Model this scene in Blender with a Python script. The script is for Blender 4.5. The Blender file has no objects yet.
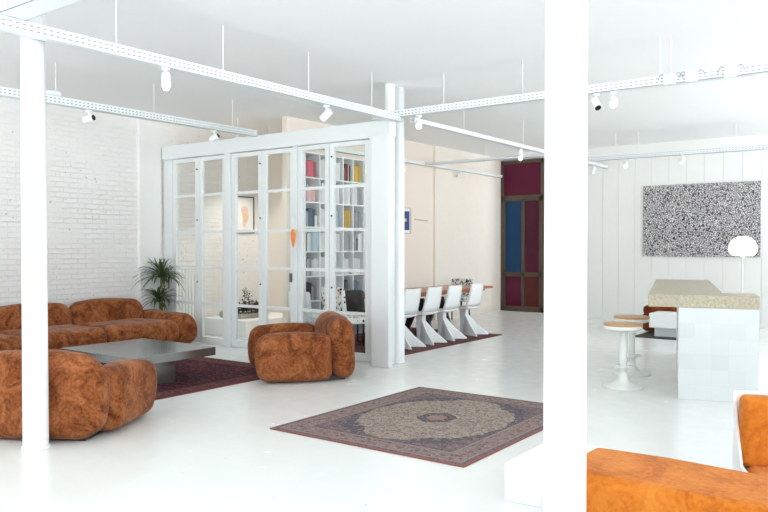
import bpy, bmesh, math, random
from mathutils import Vector, Matrix
random.seed(7)
R = math.radians
SC = bpy.context.scene
COL = SC.collection

# ------------------------------------------------------------------ helpers
class MB:
    """collects vertices and faces, built as ONE mesh object"""
    def __init__(s): s.v = []; s.f = []
    def add(s, vs, fs):
        o = len(s.v); s.v += [tuple(p) for p in vs]; s.f += [tuple(i + o for i in f) for f in fs]; return s
    def box(s, a, b, M=None):
        x0, y0, z0 = a; x1, y1, z1 = b
        vs = [Vector(p) for p in [(x0,y0,z0),(x1,y0,z0),(x1,y1,z0),(x0,y1,z0),(x0,y0,z1),(x1,y0,z1),(x1,y1,z1),(x0,y1,z1)]]
        if M: vs = [M @ p for p in vs]
        return s.add(vs, [(3,2,1,0),(4,5,6,7),(0,1,5,4),(1,2,6,5),(2,3,7,6),(3,0,4,7)])
    def rbox(s, a, b, r, n=5, m=3, fn=None):
        """rounded block from corner a to b, corner radius r (number or per axis), fn deforms each point"""
        if not isinstance(r, (tuple, list)): r = (r, r, r)
        c = [(a[i] + b[i]) / 2 for i in range(3)]; h = [abs(b[i] - a[i]) / 2 for i in range(3)]
        r = [min(r[i], h[i] * .999) for i in range(3)]
        def axis(i):
            L = []
            for k in range(n): L.append((-(h[i] - r[i]), -math.tan(math.pi / 4 * (1 - k / n))))
            for k in range(m + 1): L.append((-(h[i] - r[i]) + 2 * (h[i] - r[i]) * k / m, 0.))
            for k in range(1, n + 1): L.append((h[i] - r[i], math.tan(math.pi / 4 * k / n)))
            return L
        A = [axis(i) for i in range(3)]
        bm = bmesh.new()
        for ax in range(3):
            u, w = (ax + 1) % 3, (ax + 2) % 3
            for sg in (-1, 1):
                grid = []
                for (cu, du) in A[u]:
                    row = []
                    for (cw, dw) in A[w]:
                        core = [0, 0, 0]; d = [0, 0, 0]
                        core[ax] = sg * (h[ax] - r[ax]); d[ax] = sg
                        core[u] = cu; d[u] = du; core[w] = cw; d[w] = dw
                        dv = Vector(d).normalized()
                        p = Vector([c[i] + core[i] + dv[i] * r[i] for i in range(3)])
                        row.append(bm.verts.new(p))
                    grid.append(row)
                for i in range(len(grid) - 1):
                    for j in range(len(grid[0]) - 1):
                        q = [grid[i][j], grid[i+1][j], grid[i+1][j+1], grid[i][j+1]]
                        if sg < 0: q.reverse()
                        bm.faces.new(q)
        bmesh.ops.remove_doubles(bm, verts=bm.verts, dist=1e-5)
        bm.verts.index_update()
        vs = [v.co.copy() for v in bm.verts]
        if fn: vs = [fn(p) for p in vs]
        fs = [[v.index for v in f.verts] for f in bm.faces]
        bm.free()
        return s.add(vs, fs)
    def cyl(s, p0, p1, r0, r1=None, seg=16, cap=True):
        r1 = r0 if r1 is None else r1
        p0 = Vector(p0); p1 = Vector(p1); d = (p1 - p0).normalized()
        t = Vector((0,0,1)) if abs(d.z) < .9 else Vector((1,0,0))
        a = d.cross(t).normalized(); b = d.cross(a)
        vs = []
        for p, r in ((p0, r0), (p1, r1)):
            for k in range(seg):
                g = 2 * math.pi * k / seg; vs.append(p + a * r * math.cos(g) + b * r * math.sin(g))
        fs = [(k, k + seg, (k + 1) % seg + seg, (k + 1) % seg) for k in range(seg)]
        if cap: fs += [tuple(range(seg)), tuple(reversed(range(seg, 2 * seg)))]
        return s.add(vs, fs)
    def tube(s, pts, r, seg=8):
        for i in range(len(pts) - 1): s.cyl(pts[i], pts[i+1], r if not isinstance(r, list) else r[i], r if not isinstance(r, list) else r[i+1], seg)
        return s
    def lathe(s, prof, seg=32, c=(0,0,0)):
        vs = []; n = len(prof)
        for k in range(seg):
            g = 2 * math.pi * k / seg
            for (r, z) in prof: vs.append((c[0] + r * math.cos(g), c[1] + r * math.sin(g), c[2] + z))
        fs = []
        for k in range(seg):
            k2 = (k + 1) % seg
            for i in range(n - 1): fs.append((k*n+i, k2*n+i, k2*n+i+1, k*n+i+1))
        return s.add(vs, fs)
    def prism(s, poly, d):
        """closed polygon (3d points) extruded by vector d"""
        n = len(poly); d = Vector(d)
        vs = [Vector(p) for p in poly] + [Vector(p) + d for p in poly]
        fs = [tuple(reversed(range(n))), tuple(range(n, 2*n))] + [(i, (i+1) % n, (i+1) % n + n, i + n) for i in range(n)]
        return s.add(vs, fs)
    def build(s, name, m, parent=None, smooth=False, bevel=0, fix=True):
        me = bpy.data.meshes.new(name); me.from_pydata(s.v, [], s.f)
        if fix:
            bm = bmesh.new(); bm.from_mesh(me)
            bmesh.ops.remove_doubles(bm, verts=bm.verts, dist=1e-6)
            bmesh.ops.recalc_face_normals(bm, faces=bm.faces); bm.to_mesh(me); bm.free()
        o = bpy.data.objects.new(name, me); COL.objects.link(o)
        me.materials.append(m)
        if smooth:
            for p in me.polygons: p.use_smooth = True
        if bevel:
            b = o.modifiers.new('bevel', 'BEVEL'); b.width = bevel; b.segments = 2; b.limit_method = 'ANGLE'
        if parent: o.parent = parent
        return o

def tag(o, label=None, cat=None, group=None, kind=None):
    if label: o['label'] = label
    if cat: o['category'] = cat
    if group: o['group'] = group
    if kind: o['kind'] = kind
    return o
def empty(name, loc=(0,0,0), rz=0.):
    o = bpy.data.objects.new(name, None); COL.objects.link(o)
    o.location = loc; o.rotation_euler = (0, 0, rz); o.empty_display_size = .1
    return o
def copy_tree(o, parent=None):
    c = o.copy(); COL.objects.link(c)
    if parent: c.parent = parent
    for ch in [x for x in list(bpy.data.objects) if x.parent == o and x != c]: copy_tree(ch, c)
    return c

# ------------------------------------------------------------------ materials
def srgb(r, g, b):
    f = lambda c: (c/255/12.92) if c/255 <= .04045 else ((c/255 + .055)/1.055)**2.4
    return (f(r), f(g), f(b), 1)
class NT:
    def __init__(s, name):
        s.m = bpy.data.materials.new(name); s.m.use_nodes = True
        s.t = s.m.node_tree; s.b = s.t.nodes['Principled BSDF']; s.out = s.t.nodes['Material Output']
    def n(s, typ, **kw):
        nd = s.t.nodes.new(typ)
        for k, v in kw.items(): setattr(nd, k, v)
        return nd
    def l(s, a, b): s.t.links.new(a, b)
    def setv(s, inp, v):
        if hasattr(v, 'links') or hasattr(v, 'is_output'): s.l(v, inp)
        else: inp.default_value = v
    def math(s, op, a, b=0., c=None):
        nd = s.n('ShaderNodeMath', operation=op)
        s.setv(nd.inputs[0], a); s.setv(nd.inputs[1], b)
        if c is not None: s.setv(nd.inputs[2], c)
        return nd.outputs[0]
    def mix(s, f, a, b):
        nd = s.n('ShaderNodeMix', data_type='RGBA')
        s.setv(nd.inputs['Factor'], f); s.setv(nd.inputs[6], a); s.setv(nd.inputs[7], b)
        return nd.outputs[2]
    def coord(s, which='Object'): return s.n('ShaderNodeTexCoord').outputs[which]
    def xyz(s, v):
        nd = s.n('ShaderNodeSeparateXYZ'); s.l(v, nd.inputs[0]); return nd.outputs
    def comb(s, x, y, z=0.):
        nd = s.n('ShaderNodeCombineXYZ')
        for i, v in enumerate((x, y, z)): s.setv(nd.inputs[i], v)
        return nd.outputs[0]
    def noise(s, v, sc, det=3., rough=.5, dist=0.):
        nd = s.n('ShaderNodeTexNoise'); s.l(v, nd.inputs['Vector'])
        nd.inputs['Scale'].default_value = sc; nd.inputs['Detail'].default_value = det
        nd.inputs['Roughness'].default_value = rough; nd.inputs['Distortion'].default_value = dist
        return nd.outputs['Fac']
    def vor(s, v, sc, feat='F1', out='Distance'):
        nd = s.n('ShaderNodeTexVoronoi', feature=feat); s.l(v, nd.inputs['Vector']); nd.inputs['Scale'].default_value = sc
        return nd.outputs[out]
    def ramp(s, f, stops, interp='LINEAR'):
        nd = s.n('ShaderNodeValToRGB'); cr = nd.color_ramp; cr.interpolation = interp
        while len(cr.elements) < len(stops): cr.elements.new(.5)
        for e, (p, c) in zip(cr.elements, stops): e.position = p; e.color = c
        s.l(f, nd.inputs[0]); return nd.outputs[0]
    def bump(s, h, st=.3, d=.01):
        nd = s.n('ShaderNodeBump'); s.l(h, nd.inputs['Height'])
        nd.inputs['Strength'].default_value = st; nd.inputs['Distance'].default_value = d
        s.l(nd.outputs[0], s.b.inputs['Normal'])
    def fin(s, col=None, rough=.5, metal=0., spec=None, sheen=None):
        if col is not None: s.setv(s.b.inputs['Base Color'], col)
        s.setv(s.b.inputs['Roughness'], rough); s.b.inputs['Metallic'].default_value = metal
        if spec is not None: s.b.inputs['Specular IOR Level'].default_value = spec
        if sheen: s.b.inputs['Sheen Weight'].default_value = sheen; s.b.inputs['Sheen Roughness'].default_value = .4
        return s.m
def paint(name, c, rough=.5, var=.03, sc=3., metal=0., spec=None, bump=0.):
    t = NT(name); v = t.coord(); f = t.noise(v, sc, 4)
    lo = tuple(x * (1 - var) for x in c[:3]) + (1,); hi = tuple(min(1, x * (1 + var)) for x in c[:3]) + (1,)
    if bump: t.bump(t.noise(v, sc * 12, 3), bump, .004)
    return t.fin(t.mix(f, lo, hi), rough, metal, spec)
def glow(name, c, st):
    t = NT(name); t.b.inputs['Emission Color'].default_value = c; t.b.inputs['Emission Strength'].default_value = st
    return t.fin(c, .5)

M = {}
M['white'] = paint('white_paint', (.86, .88, .88, 1), .45, .02)
M['frame'] = paint('door_white_paint', (.77, .80, .80, 1), .35, .02)
M['plaster'] = paint('white_plaster', (.88, .88, .87, 1), .7, .03, 2., bump=.15)
M['cream'] = paint('cream_plaster', (.84, .75, .67, 1), .75, .02, 1.5, bump=.1)
M['ceiling'] = paint('ceiling_paint', (.90, .915, .92, 1), .8, .02, .6)
M['column'] = paint('column_paint', (.88, .90, .92, 1), .35, .01)
M['tray_plain'] = paint('grey_white_enamel', (.78, .82, .83, 1), .4, .02)
M['black'] = paint('black_enamel', (.012, .012, .013, 1), .4, .1)
M['dark_gap'] = paint('dark_grey_metal_and_gap_shade', (.12, .13, .14, 1), .4, .05)  # handle metal, also the strip coloured as the door's shadow gap
M['rod'] = paint('rod_white', (.85, .87, .88, 1), .4, .01)
M['grey'] = paint('grey_metal', (.4, .4, .4, 1), .4, .05)
M['shell'] = paint('white_moulded_plastic', (.86, .88, .89, 1), .25, .01)
M['stool_metal'] = paint('stool_enamel', (.84, .86, .83, 1), .3, .01)
M['pot'] = paint('clay_pot', (.5, .48, .45, 1), .7, .08, 8.)
M['stemwood'] = paint('plant_stem', (.16, .12, .06, 1), .8, .2, 20.)
M['leaf_dark'] = paint('dark_leaf', (.012, .028, .008, 1), .5, .5, 9.)
M['soil'] = paint('soil', (.03, .022, .015, 1), .9, .3, 30.)
M['paper'] = paint('book_pages', (.8, .78, .72, 1), .8, .05, 40.)
M['bulb_on'] = glow('lit_bulb', (1., .80, .58, 1), 1.9)
M['lamp_glow'] = glow('lit_opal_glass', (1., .88, .74, 1), .5)
M['dark_lens'] = paint('black_lens', (.01, .01, .011, 1), .2, .1)
M['orange_glass'] = paint('orange_enamel', (.85, .22, .02, 1), .3, .05)

t = NT('painted_brick'); p = t.xyz(t.coord()); v = t.comb(p[1], p[2])
br = t.n('ShaderNodeTexBrick'); t.l(v, br.inputs['Vector'])
for k, val in (('Scale', 1.), ('Mortar Size', .008), ('Mortar Smooth', .35), ('Brick Width', .23), ('Row Height', .073), ('Bias', 0.)): br.inputs[k].default_value = val
br.inputs['Color1'].default_value = br.inputs['Color2'].default_value = (1, 1, 1, 1)
wv = t.n('ShaderNodeTexNoise'); t.l(v, wv.inputs['Vector']); wv.inputs['Scale'].default_value = 7.; wv.inputs['Detail'].default_value = 5.
pt = t.ramp(t.noise(v, 1.6, 5, .6), [(.34, (.1,.1,.1,1)), (.52, (1,1,1,1))]); up = t.n('ShaderNodeMapRange'); t.l(p[2], up.inputs[0])
for q_, v_ in ((1, 1.6), (2, 2.9), (3, 1.), (4, .25)): up.inputs[q_].default_value = v_
h = t.math('SUBTRACT', wv.outputs['Fac'], t.math('MULTIPLY', t.math('MULTIPLY', br.outputs['Fac'], pt), up.outputs[0]))
t.bump(h, 1., .015)
spk = t.math('GREATER_THAN', t.math('ADD', t.noise(v, 21, 3), t.math('MULTIPLY', t.noise(v, 1.1, 2), .3)), .865)
c = t.mix(t.math('MULTIPLY', spk, .75), t.mix(t.noise(v, 1.3, 3), (.87, .855, .83, 1), (.91, .91, .90, 1)), (.35, .33, .30, 1))
M['brick'] = t.fin(c, .6)
t = NT('rough_stone_wall'); p = t.xyz(t.coord()); v = t.comb(p[1], p[2])
t.bump(t.math('ADD', t.noise(v, 2.2, 5), t.math('MULTIPLY', t.vor(v, 2.6), .6)), .8, .05)
M['stone_white'] = t.fin(t.mix(t.noise(v, 1.5, 4), (.83, .75, .67, 1), (.86, .80, .735, 1)), .75)

t = NT('white_floor_paint'); v = t.coord(); a = t.noise(v, .7, 4); b_ = t.noise(v, 6., 5, .6)
c = t.mix(a, (.80, .815, .79, 1), (.85, .865, .855, 1))
c = t.mix(t.math('MULTIPLY', t.math('GREATER_THAN', t.noise(v, 17., 2), .76), .5), c, (.45, .43, .38, 1))
t.bump(t.noise(v, 3., 4), .05, .01)
rg = t.math('ADD', t.math('MULTIPLY', b_, .22), .12)
M['floor'] = t.fin(c, rg, spec=.5)

def plush(name, dark, mid, light, sc=5.):
    t = NT(name); v = t.coord()
    n1 = t.noise(v, sc * .85, 9, .7, 1.3); n2 = t.noise(v, sc * 9, 4, .65)
    f = t.math('ADD', t.math('MULTIPLY', n1, .72), t.math('MULTIPLY', n2, .33))
    c = t.ramp(f, [(.42, dark), (.51, mid), (.63, light)])
    t.bump(t.math('ADD', t.noise(v, sc * 9, 3), n1), .35, .012)
    return t.fin(c, .9, spec=.15, sheen=.12)
M['rust'] = plush('rust_plush', (.115, .030, .010, 1), (.24, .071, .021, 1), (.39, .142, .056, 1))
M['orange'] = plush('orange_velvet', (.45, .115, .012, 1), (.58, .17, .02, 1), (.66, .22, .032, 1), 3.5)
M['brown_velvet'] = plush('brown_velvet', (.12, .02, .005, 1), (.2, .04, .01, 1), (.27, .06, .02, 1))

t = NT('brushed_steel'); v = t.coord(); a = t.noise(v, 1.5, 3)
M['steel'] = t.fin(t.mix(a, (.27, .28, .28, 1), (.33, .34, .34, 1)), t.math('ADD', t.math('MULTIPLY', a, .06), .2), .85)

def rug(name, hx, hy, cream, field, navy, red, medallion=True, sc=1.):
    """persian rug pattern: binding, borders, field, medallion (object space, half sizes hx, hy)"""
    t = NT(name); v = t.coord(); p = t.xyz(v)
    ax = t.math('ABSOLUTE', p[0]); ay = t.math('ABSOLUTE', p[1])
    dx = t.math('SUBTRACT', hx, ax); dy = t.math('SUBTRACT', hy, ay); d = t.math('MINIMUM', dx, dy)
    fold = t.comb(ax, ay)
    n1 = t.noise(fold, 26 * sc, 4, .65, 1.5); n2 = t.vor(fold, 18 * sc); n3 = t.noise(v, 70 * sc, 2, .6)
    def tone(a, b, th=.5, w=.05, src=n1):
        return t.mix(t.ramp(src, [(th - w, (0,0,0,1)), (th + w, (1,1,1,1))]), a, b)
    mid = tuple((field[i] + cream[i]) / 2 for i in range(3)) + (1,)
    f_field = t.mix(t.math('LESS_THAN', n2, .33), tone(field, navy, .52), tone(red, mid, .5))
    n4 = t.noise(v, 34 * sc, 3, .7, .8)
    f_cream = t.mix(t.ramp(n4, [(.52, (0,0,0,1)), (.6, (1,1,1,1))]), tone(cream, tuple(x * .6 for x in cream[:3]) + (1,), .54, .05), tone(field, navy, .5, .05, n3))
    f_cream = t.mix(t.math('MULTIPLY', t.math('LESS_THAN', n2, .2), .6), f_cream, red)
    f_navy = t.mix(t.math('LESS_THAN', n2, .22), tone(navy, field, .55), mid)
    c = f_field
    if medallion:
        wob = t.math('MULTIPLY', t.math('SUBTRACT', t.noise(fold, 5, 2), .5), .34)
        e = t.math('ADD', t.math('POWER', t.math('ADD', t.math('POWER', t.math('DIVIDE', ax, hx * .70), 1.7), t.math('POWER', t.math('DIVIDE', ay, hy * .74), 1.7)), .588), wob)
        c = t.mix(t.math('LESS_THAN', e, 1.16), c, f_navy)
        c = t.mix(t.math('LESS_THAN', e, 1.0), c, f_cream)
        c = t.mix(t.math('LESS_THAN', e, .24), c, f_navy)
        c = t.mix(t.math('LESS_THAN', e, .10), c, tone((.30, .17, .15, 1), (.42, .27, .23, 1)))
    # borders
    def band(c, lo, hi, col):
        return t.mix(t.math('MULTIPLY', t.math('GREATER_THAN', d, lo), t.math('LESS_THAN', d, hi)), c, col)
    c = band(c, -1, .27, tone(field, navy, .5))
    c = band(c, .08, .22, t.mix(t.math('LESS_THAN', n2, .36), tone(field, mid, .5), tone(tuple((red[q] + field[q]) / 2 for q in range(3)) + (1,), navy, .5)))
    c = band(c, .225, .245, mid); c = band(c, .055, .075, mid)
    c = band(c, -1, .018, red)
    c = t.mix(t.math('MULTIPLY', t.ramp(t.noise(v, 55 * sc, 3, .75), [(.42, (0,0,0,1)), (.6, (1,1,1,1))]), .45), c, tone(navy, mid, .5, .06, n3))
    c = t.mix(t.math('LESS_THAN', d, .016), c, red)
    t.bump(n3, .3, .004)
    return t.fin(c, .95, spec=.1)
M['rug_pale'] = rug('faded_persian_rug', .915, 1.12, (.42, .345, .285, 1), (.215, .145, .145, 1), (.075, .075, .10, 1), (.28, .11, .09, 1))
M['rug_dark'] = rug('dark_persian_rug', 1.35, 1.42, (.30, .19, .15, 1), (.10, .02, .025, 1), (.02, .018, .04, 1), (.20, .045, .035, 1), False)
M['rug_plum'] = rug('plum_persian_rug', 1.06, 1.65, (.2, .1, .09, 1), (.13, .06, .065, 1), (.06, .04, .05, 1), (.2, .06, .05, 1), False)
M['rug_black'] = paint('dark_rug', (.05, .045, .04, 1), .95, .3, 20.)

t = NT('tray_painted_slot_shade'); p = t.xyz(t.coord())
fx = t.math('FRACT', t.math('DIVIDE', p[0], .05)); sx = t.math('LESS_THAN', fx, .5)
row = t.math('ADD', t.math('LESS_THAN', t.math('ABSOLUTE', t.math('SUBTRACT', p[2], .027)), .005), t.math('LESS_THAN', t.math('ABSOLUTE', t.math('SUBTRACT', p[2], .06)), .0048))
M['tray'] = t.fin(t.mix(t.math('MULTIPLY', sx, row), (.80, .84, .85, 1), (.24, .26, .27, 1)), .4)  # slot rows painted dark in place of shade inside real openings

t = NT('doodle_canvas'); p = t.xyz(t.coord()); v = t.comb(p[0], p[2])
w = t.n('ShaderNodeVectorMath', operation='ADD'); t.l(v, w.inputs[0])
nn = t.n('ShaderNodeTexNoise'); t.l(v, nn.inputs['Vector']); nn.inputs['Scale'].default_value = 14.
sc_ = t.n('ShaderNodeVectorMath', operation='SCALE'); t.l(nn.outputs['Color'], sc_.inputs[0]); sc_.inputs['Scale'].default_value = .05
t.l(sc_.outputs[0], w.inputs[1])
d1 = t.vor(w.outputs[0], 31., 'DISTANCE_TO_EDGE'); d2 = t.vor(w.outputs[0], 58., 'F1')
ln = t.math('LESS_THAN', d1, .10); dots = t.math('LESS_THAN', d2, .31)
k = t.math('MAXIMUM', ln, dots)
big = t.math('LESS_THAN', t.vor(v, 9., 'F1'), .12)
c = t.mix(t.math('MAXIMUM', k, big), (.72, .69, .70, 1), (.03, .03, .033, 1))
c = t.mix(t.math('GREATER_THAN', t.noise(v, 5., 4), .62), c, t.mix(ln, (.78, .75, .76, 1), (.08, .08, .085, 1)))
M['doodle'] = t.fin(c, .6)

t = NT('blob_print_fabric'); v = t.coord()
d = t.vor(v, 19.); colr = t.vor(v, 19., out='Color'); q = t.xyz(colr)
pal = t.ramp(q[0], [(0, (.02,.02,.02,1)), (.38, (.6,.03,.03,1)), (.55, (.02,.02,.02,1)), (.72, (.8,.25,.03,1)), (.86, (.05,.08,.25,1))], 'CONSTANT')
msk = t.math('LESS_THAN', t.math('ADD', d, t.math('MULTIPLY', t.noise(v, 22, 2), .25)), .5)
M['print'] = t.fin(t.mix(msk, (.82, .80, .78, 1), pal), .8)
t = NT('black_white_print'); v = t.coord()
M['print_bw'] = t.fin(t.mix(t.math('GREATER_THAN', t.noise(v, 22, 3, .6, 1.5), .52), (.75, .75, .75, 1), (.03, .03, .03, 1)), .8)

t = NT('warm_wood'); v = t.coord(); p = t.xyz(v)
g = t.noise(t.comb(t.math('MULTIPLY', p[0], 6.), t.math('MULTIPLY', p[1], .6), p[2]), 5., 4, .6, .6)
M['wood'] = t.fin(t.mix(g, (.32, .10, .035, 1), (.48, .18, .06, 1)), .35)
t = NT('pale_wood'); v = t.coord(); p = t.xyz(v)
g = t.noise(t.comb(t.math('MULTIPLY', p[0], 8.), p[1], p[2]), 6., 4, .6, .6)
M['seat_wood'] = t.fin(t.mix(g, (.48, .25, .11, 1), (.60, .35, .17, 1)), .45)
t = NT('sandstone_top'); v = t.coord(); 
f = t.math('ADD', t.math('MULTIPLY', t.noise(v, 25., 5, .7), .7), t.math('MULTIPLY', t.vor(v, 40.), .4))
t.bump(f, .3, .004)
M['stone'] = t.fin(t.ramp(f, [(.3, (.32, .27, .17, 1)), (.5, (.42, .37, .265, 1)), (.75, (.50, .45, .35, 1))]), .35)
t = NT('white_tiles'); v = t.coord(); p = t.xyz(v)
br = t.n('ShaderNodeTexBrick'); t.l(t.comb(t.math('ADD', p[0], p[1]), p[2]), br.inputs['Vector'])
br.offset = 0.
for k, val in (('Scale', 1.), ('Mortar Size', .003), ('Brick Width', .15), ('Row Height', .15), ('Bias', -.35)): br.inputs[k].default_value = val
br.inputs['Color1'].default_value = (.69, .72, .725, 1); br.inputs['Color2'].default_value = (.61, .64, .645, 1); br.inputs['Mortar'].default_value = (.66, .69, .70, 1)
M['tile'] = t.fin(br.outputs['Color'], .15)

t = NT('clear_glass'); tr = t.n('ShaderNodeBsdfTransparent'); gl = t.n('ShaderNodeBsdfGlossy'); gl.inputs['Roughness'].default_value = .02
tr.inputs[0].default_value = (.97, .985, .98, 1)
fr = t.n('ShaderNodeFresnel'); fr.inputs[0].default_value = 1.35
mx = t.n('ShaderNodeMixShader'); geo = t.n('ShaderNodeNewGeometry'); t.l(t.math('MULTIPLY', fr.outputs[0], t.math('SUBTRACT', 1., geo.outputs['Backfacing'])), mx.inputs[0]); t.l(tr.outputs[0], mx.inputs[1]); t.l(gl.outputs[0], mx.inputs[2])
t.l(mx.outputs[0], t.out.inputs[0]); M['glass'] = t.m
def stained(name, c):
    t = NT(name); v = t.coord(); f = t.noise(v, 2.5, 3)
    return t.fin(t.mix(f, tuple(x * .7 for x in c[:3]) + (1,), tuple(x * .9 for x in c[:3]) + (1,)), .15, spec=.25)
M['magenta'] = stained('magenta_glass', (.12, .004, .035, 1)); M['blue'] = stained('blue_glass', (.004, .055, .16, 1))
M['plum'] = stained('plum_glass', (.085, .006, .03, 1)); M['brownred'] = stained('red_brown_glass', (.12, .018, .014, 1))
M['bronze'] = paint('bronze_frame', (.085, .055, .035, 1), .5, .2, 12.)
t = NT('green_leaf'); v = t.coord()
M['leaf'] = t.fin(t.mix(t.noise(v, 9., 2), (.02, .045, .015, 1), (.10, .16, .045, 1)), .45)
t = NT('pink_figure_drawing'); v = t.coord()
M['drawing'] = t.fin(t.ramp(t.noise(v, 14., 3, .6, 1.), [(.35, (.78, .45, .48, 1)), (.48, (.80, .66, .63, 1)), (.6, (.82, .50, .25, 1)), (.7, (.82, .68, .66, 1))]), .7)
M['art_paper'] = paint('art_paper', (.84, .83, .80, 1), .8, .01)
M['art_blue'] = paint('blue_print', (.03, .06, .24, 1), .6, .2, 10.)
M['art_yellow'] = paint('yellow_print', (.75, .6, .2, 1), .6, .1, 10.)
def flat(name, c, rough=.6): return paint(name, c, rough, .08, 12.)

# ------------------------------------------------------------------ setting
CEIL = 3.52
def struct(name, mb, m, **kw):
    o = mb.build(name, m, **kw); o['kind'] = 'structure'; return o
struct('floor', MB().box((-10.2, -4, -.12), (6, 16, 0)), M['floor'])
struct('ceiling', MB().box((-10.2, -4, CEIL), (6, 16, CEIL + .2)), M['ceiling'])
struct('wall_left', MB().box((-10.25, -4, 0), (-10, 16, CEIL)), M['brick'])
struct('trim_1', MB().box((-10, 7.22, 0), (-9.93, 7.62, CEIL)), M['plaster'])           # pilaster in the brick wall
struct('wall_alcove', MB().box((-10, 10.0, 0), (-8.2, 10.15, CEIL)), M['cream'])
struct('wall_dining', MB().box((-8.22, 8.6, 0), (-8.12, 12.87, CEIL)), M['cream'])
struct('wall_dining_stone', MB().box((-8.22, 12.87, 0), (-8.07, 15.8, CEIL)), M['stone_white'])
struct('wall_back', MB().box((-10, 15.85, 0), (-5.9, 16, CEIL)), M['plaster'])
struct('wall_light_block', MB().box((5.5, 3.2, 0), (5.7, 8.6, CEIL)), M['plaster'])  # unseen wall piece added to cut daylight from the right
# panelled wall: boards with shadow gaps
w = MB(); seam = [-6.6] + [-6.389 + .3267 * k for k in range(26)]
for a, b in zip(seam[:-1], seam[1:]): w.box((a + .006, 15.05, 0), (b - .006, 15.1, 3.3))
w.box((seam[0], 15.062, 0), (seam[-1], 15.12, CEIL))
struct('wall_panelled', w, paint('panel_white', (.86, .87, .85, 1), .5, .02))
struct('baseboard_panelled', MB().box((-6.6, 15.03, 0), (1.7, 15.05, .06)), M['white'])
# white partition and flush door at the right edge
struct('wall_right', MB().box((-1.2, 8.06, 0), (2.5, 8.2, 2.62)), M['white'])
dr = struct('door_7', MB().box((-1.17, 8.02, .01), (-.2, 8.055, 2.19)), M['white'])
MB().box((-1.2, 8.015, .01), (-1.172, 8.05, 2.19)).build('shadow_gap_strip', M['dark_gap'], dr)  # dark strip put in for the shadow gap beside the door

# coloured glass door far back
md = empty('door_8', (-7.55, 15.76, 0)); md['kind'] = 'structure'
f = MB()
for a, b in (((-.52, 0), (-.45, 3.46)), ((.47, 0), (.54, 3.46)), ((-.52, 3.38), (.54, 3.46)), ((-.52, 2.53), (.54, 2.66)), ((-.52, 0), (.54, .12)), ((-.0, .1), (.08, 2.6)), ((-.45, .80), (.5, .9)), ((-.45, .1), (-.4, 2.6)), ((.43, .1), (.48, 2.6))):
    f.box((a[0], -.04, a[1]), (b[0], .05, b[1]))
f.build('frame', M['bronze'], md, bevel=.006)
for lab, mm, a, b in (('magenta fanlight pane', 'magenta', (-.46, 2.65), (.48, 3.39)), ('blue pane', 'blue', (-.42, .88), (.02, 2.54)), ('plum pane', 'plum', (.07, .88), (.44, 2.54)),
                 ('magenta lower pane', 'magenta', (-.42, .1), (.02, .82)), ('red brown lower pane', 'brownred', (.07, .1), (.44, .82))):
    o = MB().box((a[0], -.012, a[1]), (b[0], .004, b[1])).build('pane', M[mm], md); o['label'] = lab

# ------------------------------------------------------------------ glazed partition
PY = 7.7
struct('trim_2', MB().box((-9.93, PY - .07, 2.87), (-5.46, PY + .07, 3.08)), M['frame'], bevel=.006)     # head beam
struct('trim_3', MB().box((-9.93, PY - .03, 0), (-9.72, PY + .03, 2.87)), M['frame'])
struct('trim_4', MB().box((-8.49, PY - .06, 0), (-8.365, PY + .06, 2.87)), M['frame'], bevel=.004)
struct('trim_5', MB().box((-7.11, PY - .05, 0), (-7.045, PY + .05, 2.87)), M['frame'], bevel=.004)
pp = struct('trim_6', MB().box((-5.70, PY - .165, 0), (-5.46, PY + .05, 2.87)).box((-5.615, PY - .25, 0), (-5.345, PY - .165, 2.87)), M['frame'], bevel=.01)
struct('trim_7', MB().box((-5.50, PY - .1, 3.08), (-5.46, PY + .05, CEIL)), M['frame'])
MUN = (.07, .62, 1.18, 1.715, 2.28, 2.84)
def leaf(n, x0, x1, rot=0., pivot=0, knob=None):
    wd = x1 - x0 - .006
    o = empty('door_%d' % n, (x0 + .003 if pivot == 0 else x1 - .003, PY, 0), rot); o['kind'] = 'structure'
    s = 0 if pivot == 0 else -wd
    fr = MB(); st = .075
    fr.box((s, -.022, .012), (s + st, .022, 2.86)); fr.box((s + wd - st, -.022, .012), (s + wd, .022, 2.86))
    fr.box((s + st, -.022, .012), (s + wd - st, .022, .11)); fr.box((s + st, -.022, 2.80), (s + wd - st, .022, 2.86))
    fr.build('frame', M['frame'], o, bevel=.003)
    for z in MUN[1:-1]: MB().box((s + st, -.018, z - .02), (s + wd - st, .018, z + .02)).build('glazing_bar', M['frame'], o)
    for a, b in zip(MUN[:-1], MUN[1:]):
        MB().box((s + st, -.002, (a + .02) if a > .1 else .11), (s + wd - st, .002, (b - .02) if b < 2.8 else 2.80)).build('glass_pane', M['glass'], o)
    if knob is not None:
        for z in (.95, 1.9, 2.68): MB().cyl((s + knob * wd, -.022, z), (s + knob * wd, -.034, z), .012, seg=10).build('bolt', M['black'], o, smooth=True)
    return o
leaf(1, -9.72, -9.105, knob=.96); leaf(2, -9.105, -8.49)
leaf(3, -8.365, -7.735, knob=.95)
MB().box((.55, -.05, 1.0), (.58, -.022, 1.12)).build('handle', M['dark_gap'], leaf(4, -7.735, -7.11))
leaf(5, -7.045, -6.45, R(-3.5)); leaf(6, -6.45 , -5.80, R(3.2), 1, knob=.06)

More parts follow.
